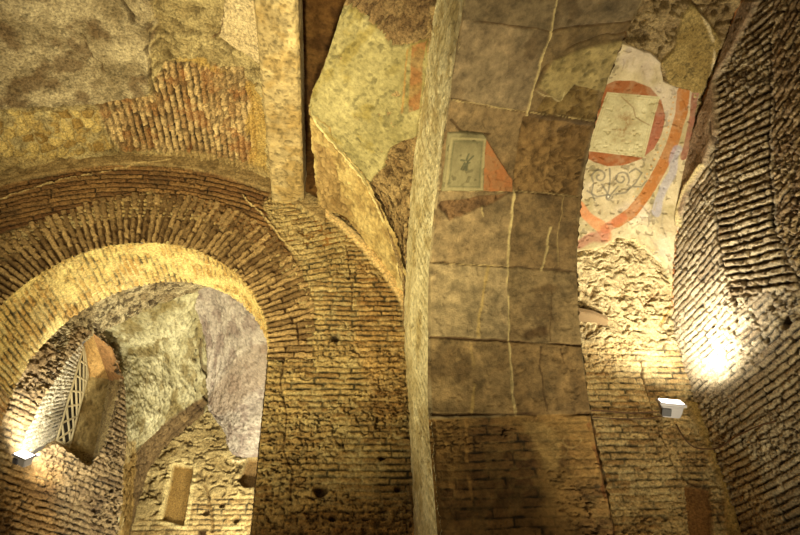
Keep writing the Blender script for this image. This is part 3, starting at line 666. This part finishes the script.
# ------------------------------------------------------------------ back room
LP0 = np.array([-2.77, 5.9]); LDR = np.array([.57, 1.2]); LDR = LDR/np.linalg.norm(LDR); LNR = np.array([LDR[1], -LDR[0]])
def onL(x, y, off=0.):
    d = ray(x, y); t = ((LP0+LNR*off-CAM[:2])@LNR)/(d[:2]@LNR); return CAM+d*t
s = Sheet(lambda u, v: np.stack([LP0[0]+LDR[0]*u, LP0[1]+LDR[1]*u, v], -1), -1.2, 1.75, 1.8, 6.9, .010)
brickwork(s, seed=131, bh=.058, bw=.26, A=(104, 84, 58), B=(158, 136, 98), MO=(132, 112, 78), depth=.02, rub=.036, erode=.9)
m = s.poly([(-60, 260), (120, 250), (100, 330), (84, 340), (40, 372), (-60, 372)], .06, 4, 3)
rubble(s, 132, 11, (92, 70, 44), (150, 126, 86), .06, sm(-.02, .05, m))
niche = s.poly([(93, 333), (112, 350), (122, 379), (105, 445), (90, 466), (57, 442), (20, 460), (30, 428), (46, 396), (68, 362), (84, 342)], .004, 10, 4)
rim = s.poly([(88, 326), (104, 334), (119, 356), (127, 396), (127, 440), (118, 560), (-200, 560), (-200, 200), (60, 200)], .01, 6, 5)
s.keep = (niche < 0.0) & (rim > 0)
lowm = sm(0, .3, s.poly([(-60, 450), (70, 450), (75, 560), (-60, 560)], .1, 3, 5)); s.c = mix(s.c, s.c*np.array([1.05, .82, .5]), lowm[..., None]*.8)
for x, y, r in ((8, 405, .045), (97, 510, .045), (113, 490, .03), (93, 500, .02)): s.hole(x, y, r, .07, (40, 28, 14), .8)
s.crack([(80, 460), (76, 500), (62, 540)], .008, .02, (90, 64, 34), 5)
tagk(s.build('wall_left', M_BRICK), kind='structure')

def quad(pts, seed, recipe, step=.012, mat=M_PLAST, name='panel', parent=None, **k):
    a, b, c_, d = [np.array(p, float) for p in pts]   # a-b bottom, d-c top
    W = (np.linalg.norm(b-a)+np.linalg.norm(c_-d))/2; H = (np.linalg.norm(d-a)+np.linalg.norm(c_-b))/2
    def fn(u, v):
        x = (u/W)[..., None]; y = (v/H)[..., None]; return (a*(1-x)+b*x)*(1-y)+(d*(1-x)+c_*x)*y
    s = Sheet(fn, 0, W, 0, H, step); recipe(s, seed, **k); o = s.build(name, mat)
    if parent: keep_world(o, parent)
    return o
win = thing('window_1', tuple(onL(70, 450)), None, None); tagk(win, kind='structure')
dz = -.45   # depth behind the wall face (away from the camera)
def inn(x, y, o=.45): return onL(x, y, -o)
quad([onL(4, 466, -.015), inn(57, 440), inn(84, 346), onL(78, 330, -.015)], 1, lambda s_, sd: brickwork(s_, s_.u, s_.v, seed=141, bh=.05, A=(196, 184, 152), B=(226, 216, 190), MO=(206, 194, 160), depth=.016, rub=.02), .01, M_BRICK, 'left_reveal', win)
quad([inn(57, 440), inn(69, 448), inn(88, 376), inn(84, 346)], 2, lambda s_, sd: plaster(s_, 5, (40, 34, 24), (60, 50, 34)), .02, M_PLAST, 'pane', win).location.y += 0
quad([inn(66, 450), inn(96, 458), inn(112, 378), inn(86, 374)], 3, lambda s_, sd: plaster(s_, 6, (150, 126, 74), (190, 168, 110), 0, .01, None, (120, 96, 50), 4), .012, M_PLAST, 'blocking_wall', win)
quad([inn(86, 377), inn(111, 380), onL(94, 334), inn(83, 344)], 4, lambda s_, sd: plaster(s_, 7, (170, 132, 74), (192, 156, 96), 0, .006), .012, M_PLAST, 'head', win)
quad([inn(109, 381), onL(124, 380), onL(112, 348), onL(92, 332)], 5, lambda s_, sd: plaster(s_, 8, (128, 92, 54), (154, 116, 70), 0, .006), .012, M_PLAST, 'head', win)
quad([inn(90, 472), onL(104, 452), onL(124, 378), inn(109, 379)], 6, lambda s_, sd: rubble(s_, 9, 14, (118, 98, 62), (168, 148, 98), .03), .012, M_ROCK, 'right_reveal', win)
def sill(s_, sd):
    brickwork(s_, s_.u, s_.v, seed=151, bh=.07, bw=1.2, mo=.02, A=(150, 126, 84), B=(182, 158, 108), MO=(96, 76, 46), depth=.03)
quad([onL(18, 474), onL(92, 486), inn(96, 456), inn(55, 436)], 7, sill, .01, M_BRICK, 'sill', win)
# lattice grille: diagonal bars in front of the dark pane
def bars_mesh(name, segs, r, mat, parent):
    import bmesh
    bm = bmesh.new()
    for p, q in segs:
        p = Vector(p); q = Vector(q); L = (q-p).length
        M = Matrix.Translation((p+q)/2) @ (q-p).to_track_quat('Z', 'Y').to_matrix().to_4x4()
        bmesh.ops.create_cone(bm, segments=6, radius1=r, radius2=r, depth=L, cap_ends=True, matrix=M)
    me = bpy.data.meshes.new(name); bm.to_mesh(me); bm.free(); me.materials.append(mat)
    o = bpy.data.objects.new(name, me); scene.collection.objects.link(o)
    if parent: keep_world(o, parent)
    return o
ga, gb, gc, gd = [inn(x, y, .42) for x, y in ((57, 440), (69, 448), (88, 376), (84, 346))]
def gq(u, v): return (ga*(1-u)+gb*u)*(1-v)+(gd*(1-u)+gc*u)*v
segs = [(gq(0, 0), gq(0, 1)), (gq(1, 0), gq(1, 1)), (gq(0, 0), gq(1, 0)), (gq(0, 1), gq(1, 1))]
for k in range(-3, 10):
    for sgn in (1, -1):
        v0 = k/6.; v1 = v0+sgn*.26; t0, t1 = 0., 1.
        for lim in (0, 1):
            pass
        if 0 <= v0 <= 1:
            vv1 = min(max(v1, 0), 1); t = (vv1-v0)/(v1-v0); segs.append((gq(0, v0), gq(t, vv1)))
        elif 0 <= v1 <= 1:
            vv0 = min(max(v0, 0), 1); t = (vv0-v0)/(v1-v0); segs.append((gq(t, vv0), gq(1, v1)))
bars_mesh('lattice_grille', segs, .012, plain('pale_grille', (176, 160, 118), .7), win)

def patchgrid(G, W, H):
    """smooth surface through a grid of (px, py, Y) places"""
    A = np.array([[onY(*p) for p in r] for r in G])
    def cat(Pn, t):
        n = len(Pn); Pp = np.concatenate([[2*Pn[0]-Pn[1]], Pn, [2*Pn[-1]-Pn[-2]]]); x = t*(n-1); i = np.minimum(int(x), n-2); f = x-i
        a, b, c_, d = Pp[i:i+4]; return .5*(2*b+(c_-a)*f+(2*a-5*b+4*c_-d)*f**2+(3*b-a-3*c_+d)*f**3)
    def fn(u, v):
        U = u[0]/W; V = v[:, 0]/H
        rowsU = np.stack([[cat(A[j], min(max(x, 0), 1)) for x in U] for j in range(A.shape[0])])
        return np.stack([cat(rowsU, min(max(y, 0), 1)) for y in V])
    return fn
s = Sheet(patchgrid([[(30, 320, 5.45), (60, 296, 5.45), (110, 258, 5.35), (165, 250, 5.25), (225, 262, 5.15)], [(60, 352, 5.9), (88, 340, 6.3), (122, 322, 6.35), (160, 304, 6.3), (215, 285, 6.2)]], 2.2, 1.2), 0, 2.2, 0, 1.2, .011)
rubble(s, 161, 10, (120, 102, 70), (190, 176, 136), .05, DK=(56, 42, 26), pit=.8)
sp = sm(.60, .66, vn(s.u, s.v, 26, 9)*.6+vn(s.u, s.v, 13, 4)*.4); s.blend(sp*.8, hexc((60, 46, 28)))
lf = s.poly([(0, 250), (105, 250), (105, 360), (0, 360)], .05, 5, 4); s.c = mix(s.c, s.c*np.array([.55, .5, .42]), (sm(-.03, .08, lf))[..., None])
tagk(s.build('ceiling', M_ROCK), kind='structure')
s = Sheet(patchgrid([[(80, 330, 6.35), (122, 316, 6.3), (165, 298, 6.25), (212, 272, 6.1)], [(112, 352, 6.9), (145, 350, 7.0), (175, 345, 7.1), (206, 335, 7.1)], [(124, 400, 7.05), (150, 405, 7.3), (175, 405, 7.6), (210, 404, 8.05)],
                     [(122, 470, 7.15), (132, 470, 7.5), (142, 470, 7.9), (156, 462, 8.25)], [(110, 570, 7.15), (114, 570, 7.4), (118, 570, 7.9), (124, 560, 8.25)]], 1.8, 3.2), 0, 1.8, 0, 3.2, .011)
plaster(s, 171, (136, 126, 88), (202, 194, 154), 0, .05, None, (116, 98, 52), 5)
m = s.poly([(208, 392), (220, 432), (150, 506), (128, 560), (118, 560), (118, 478), (146, 440)], .03, 5, 4); rubble(s, 172, 13, (74, 56, 34), (136, 112, 72), .05, sm(-.02, .03, m))  # rough band along the groin, its dark colour includes the shade there
s.crack([(205, 330), (201, 350), (207, 380), (207, 404)], .03, .05, (96, 78, 50), 5, .04)
s.crack([(210, 404), (196, 414), (180, 430), (160, 448)], .028, .05, (56, 40, 22), 6, .03)  # groin crack, with its shadow put into the dark colour
s.ridge([(96, 332), (112, 352), (122, 380), (126, 430), (118, 520)], .014, .02, (150, 130, 84), 5, .006)
for i in range(10):
    yv = 300+i*10; s.hole(198+3*math.sin(i*2.), yv, .022, .03, (60, 46, 28), 1., i)
rv = s.poly([(120, 440), (135, 440), (128, 560), (112, 560)], .03, 5, 9); s.blend(sm(-.02, .04, rv)*.6, tint(s, fbm(s.u, s.v, 12, 3), (136, 106, 50), (176, 146, 82)))
tagk(s.build('ceiling', M_PLAST), kind='structure')
s = Sheet(patchgrid([[(182, 270, 6.05), (210, 262, 5.75), (240, 272, 5.5), (292, 290, 5.3)], [(204, 340, 7.1), (222, 335, 6.9), (250, 340, 6.5), (296, 350, 6.2)], [(208, 404, 8.0), (222, 405, 7.8), (245, 400, 7.5), (296, 410, 7.2)],
                     [(212, 412, 8.05), (226, 436, 8.05), (236, 456, 8.0), (290, 456, 7.95)]], 1.7, 2.8), 0, 1.7, 0, 2.8, .011)
plaster(s, 181, (136, 124, 110), (190, 178, 158), 0, .04, None, (120, 102, 90), 4)
ang_ = fbm(s.u*1.5, s.v*.25, 6, 9, 4); 
m = s.poly([(206, 398), (225, 372), (262, 344), (300, 340), (300, 370), (235, 410), (214, 414)], .04, 5, 3); s.blend(sm(-.05, .08, m)*.6, hexc((126, 106, 84)))
s.h += .012*(ang_-.5)
tagk(s.build('ceiling', M_PLAST), kind='structure')
# rear wall
s = Sheet(lambda u, v: np.stack([u, u*0+8.15, v], -1), -3.2, .2, 1.9, 5.6, .012)
rubble(s, 191, 12, (136, 114, 68), (196, 176, 122), .05, sx=.6)
m = s.poly([(190, 500), (300, 485), (300, 570), (100, 570), (110, 530)], .05, 4, 3); brickwork(s, seed=192, bh=.06, bw=.25, A=(136, 108, 62), B=(196, 172, 116), MO=(184, 162, 108), rub=.02, depth=.02, mask=sm(-.02, .03, m))
s.crack([(190, 470), (208, 490), (212, 530)], .02, .03, (110, 86, 46), 4, .02)
s.ridge([(232, 462), (256, 458)], .014, .02, (214, 196, 150), 5)
o1 = s.poly([(173, 464), (193, 467), (184, 526), (161, 520)], .004, 8, 2); o2 = s.poly([(248, 457), (275, 457), (275, 488), (244, 487), (237, 480), (242, 470)], .004, 8, 2); o3 = s.poly([(198, 528), (206, 528), (205, 545), (197, 545)], .004, 8, 2)
for o_, dp, cA, cB in ((o1, -.08, (112, 86, 40), (146, 116, 62)), (o2, -.14, (110, 86, 50), (140, 112, 68)), (o3, -.12, (60, 42, 20), (80, 58, 30))):
    m = sm(-.004, .012, o_); s.blend(m, tint(s, fbm(s.u, s.v, 7, 3), cA, cB), dp+.01*(fbm(s.u, s.v, 10, 3)-.5))
rimm = (1-sm(.02, .04, np.abs(o1+.025))); s.blend(rimm*.7, hexc((206, 186, 128)))
for x, y in ((206, 512), (222, 505), (236, 520)): s.hole(x, y, .04, .06, (90, 66, 30), 1.)
tagk(s.build('wall_rear', M_BRICK), kind='structure')

# ------------------------------------------------------------------ lamps and cable
M_GREY = plain('grey_painted_metal', (150, 146, 150), .45, .4); M_DK = plain('dark_plastic', (60, 58, 66), .5)
M_LENS = plain('lit_lens', (255, 250, 240), .2, emit=((1, .95, .88), 9.))
def local_box(name, size, cen, mat, parent, bev=.004, taper=1.):
    import bmesh
    bm = bmesh.new(); bmesh.ops.create_cube(bm, size=1)
    for v in bm.verts:
        k = taper if v.co.z < 0 else 1.
        v.co = Vector((v.co.x*size[0]*k+cen[0], v.co.y*size[1]*k+cen[1], v.co.z*size[2]+cen[2]))
    bmesh.ops.bevel(bm, geom=bm.edges[:], offset=bev, segments=2, affect='EDGES')
    me = bpy.data.meshes.new(name); bm.to_mesh(me); bm.free(); me.materials.append(mat)
    o = bpy.data.objects.new(name, me); scene.collection.objects.link(o); o.parent = parent; return o
def floodlight(loc, rot, label, k=1.):
    r = thing('wall_floodlight', loc, label, 'lamp'); r.rotation_euler = rot
    local_box('housing', (.17*k, .12*k, .10*k), (0, 0, -.05*k), M_GREY, r, .008*k, .8)
    fr = local_box('front_frame', (.20*k, .15*k, .022*k), (0, 0, .008*k), M_GREY, r, .005*k)
    local_box('lens', (.165*k, .115*k, .008*k), (0, 0, .0205*k), M_LENS, fr, .003*k)
    local_box('junction_box', (.07*k, .05*k, .06*k), (-.045*k, -.045*k, -.055*k), M_DK, r, .004*k)
    local_box('bracket', (.03*k, .16*k, .02*k), (0, .12*k, -.06*k), M_DK, r, .003*k)
    return r
lp = onY(671, 404, 4.36)
floodlight(tuple(lp), (math.radians(38), math.radians(10), math.radians(-10)), 'small grey box floodlight on the right bay wall, shining up the corner')
lq = onL(24, 456, .22)
fl2 = floodlight(tuple(lq), (math.radians(42), math.radians(24), math.radians(-10)), 'small floodlight glowing below the latticed window in the back room', .8)
spot('corner_lamp_beam', tuple(lp+np.array([.02, -.20, .12])), (2.9, 3.95, 4.5), 160, (1, .96, .84), 175, 1., .08)
spot('window_lamp_beam', tuple(lq+np.array([.12, .0, .08])), (-2.6, 6.9, 4.9), 85, (1, .95, .80), 150, .6, .03)

def cable(name, pts, r, mat, label, cat='cable'):
    S, Pn = smoothcurve(pts, 60); n = 8; V = []; Fc = []
    for i, p in enumerate(Pn):
        d = Vector(Pn[min(i+1, 59)]-Pn[max(i-1, 0)]).normalized(); a = d.orthogonal().normalized() if abs(d.z) > .9 else d.cross(Vector((0, 0, 1))).normalized(); b = d.cross(a)
        V += [Vector(p)+(a*math.cos(k*2*math.pi/n)+b*math.sin(k*2*math.pi/n))*r for k in range(n)]
        if i: Fc += [((i-1)*n+k, (i-1)*n+(k+1) % n, i*n+(k+1) % n, i*n+k) for k in range(n)]
    me = bpy.data.meshes.new(name); me.from_pydata(V, [], Fc); me.materials.append(mat); me.update()
    o = bpy.data.objects.new(name, me); scene.collection.objects.link(o); return tagk(o, label, cat)
M_CAB = plain('brown_cable', (86, 58, 34), .6)
cable('cable', [onY(x, y, 4.575) for x, y in ((585, 410), (605, 411), (630, 413), (650, 412), (662, 412))], .006, M_CAB, 'upper thin brown cable running from the rib to the corner floodlight')
cable('cable', [onY(x, y, 4.575) for x, y in ((585, 417), (605, 418), (630, 419), (650, 418), (662, 416))], .005, M_CAB, 'lower thin brown cable running from the rib to the corner floodlight')
cable('cable', [onY(x, y, 4.56) for x, y in ((676, 424), (684, 438), (694, 447), (708, 449))]+[onX(x, y, 3.02) for x, y in ((720, 447), (737, 436), (756, 427), (776, 421))], .006, M_CAB, 'thin cable looping from the floodlight across the corner onto the right wall')
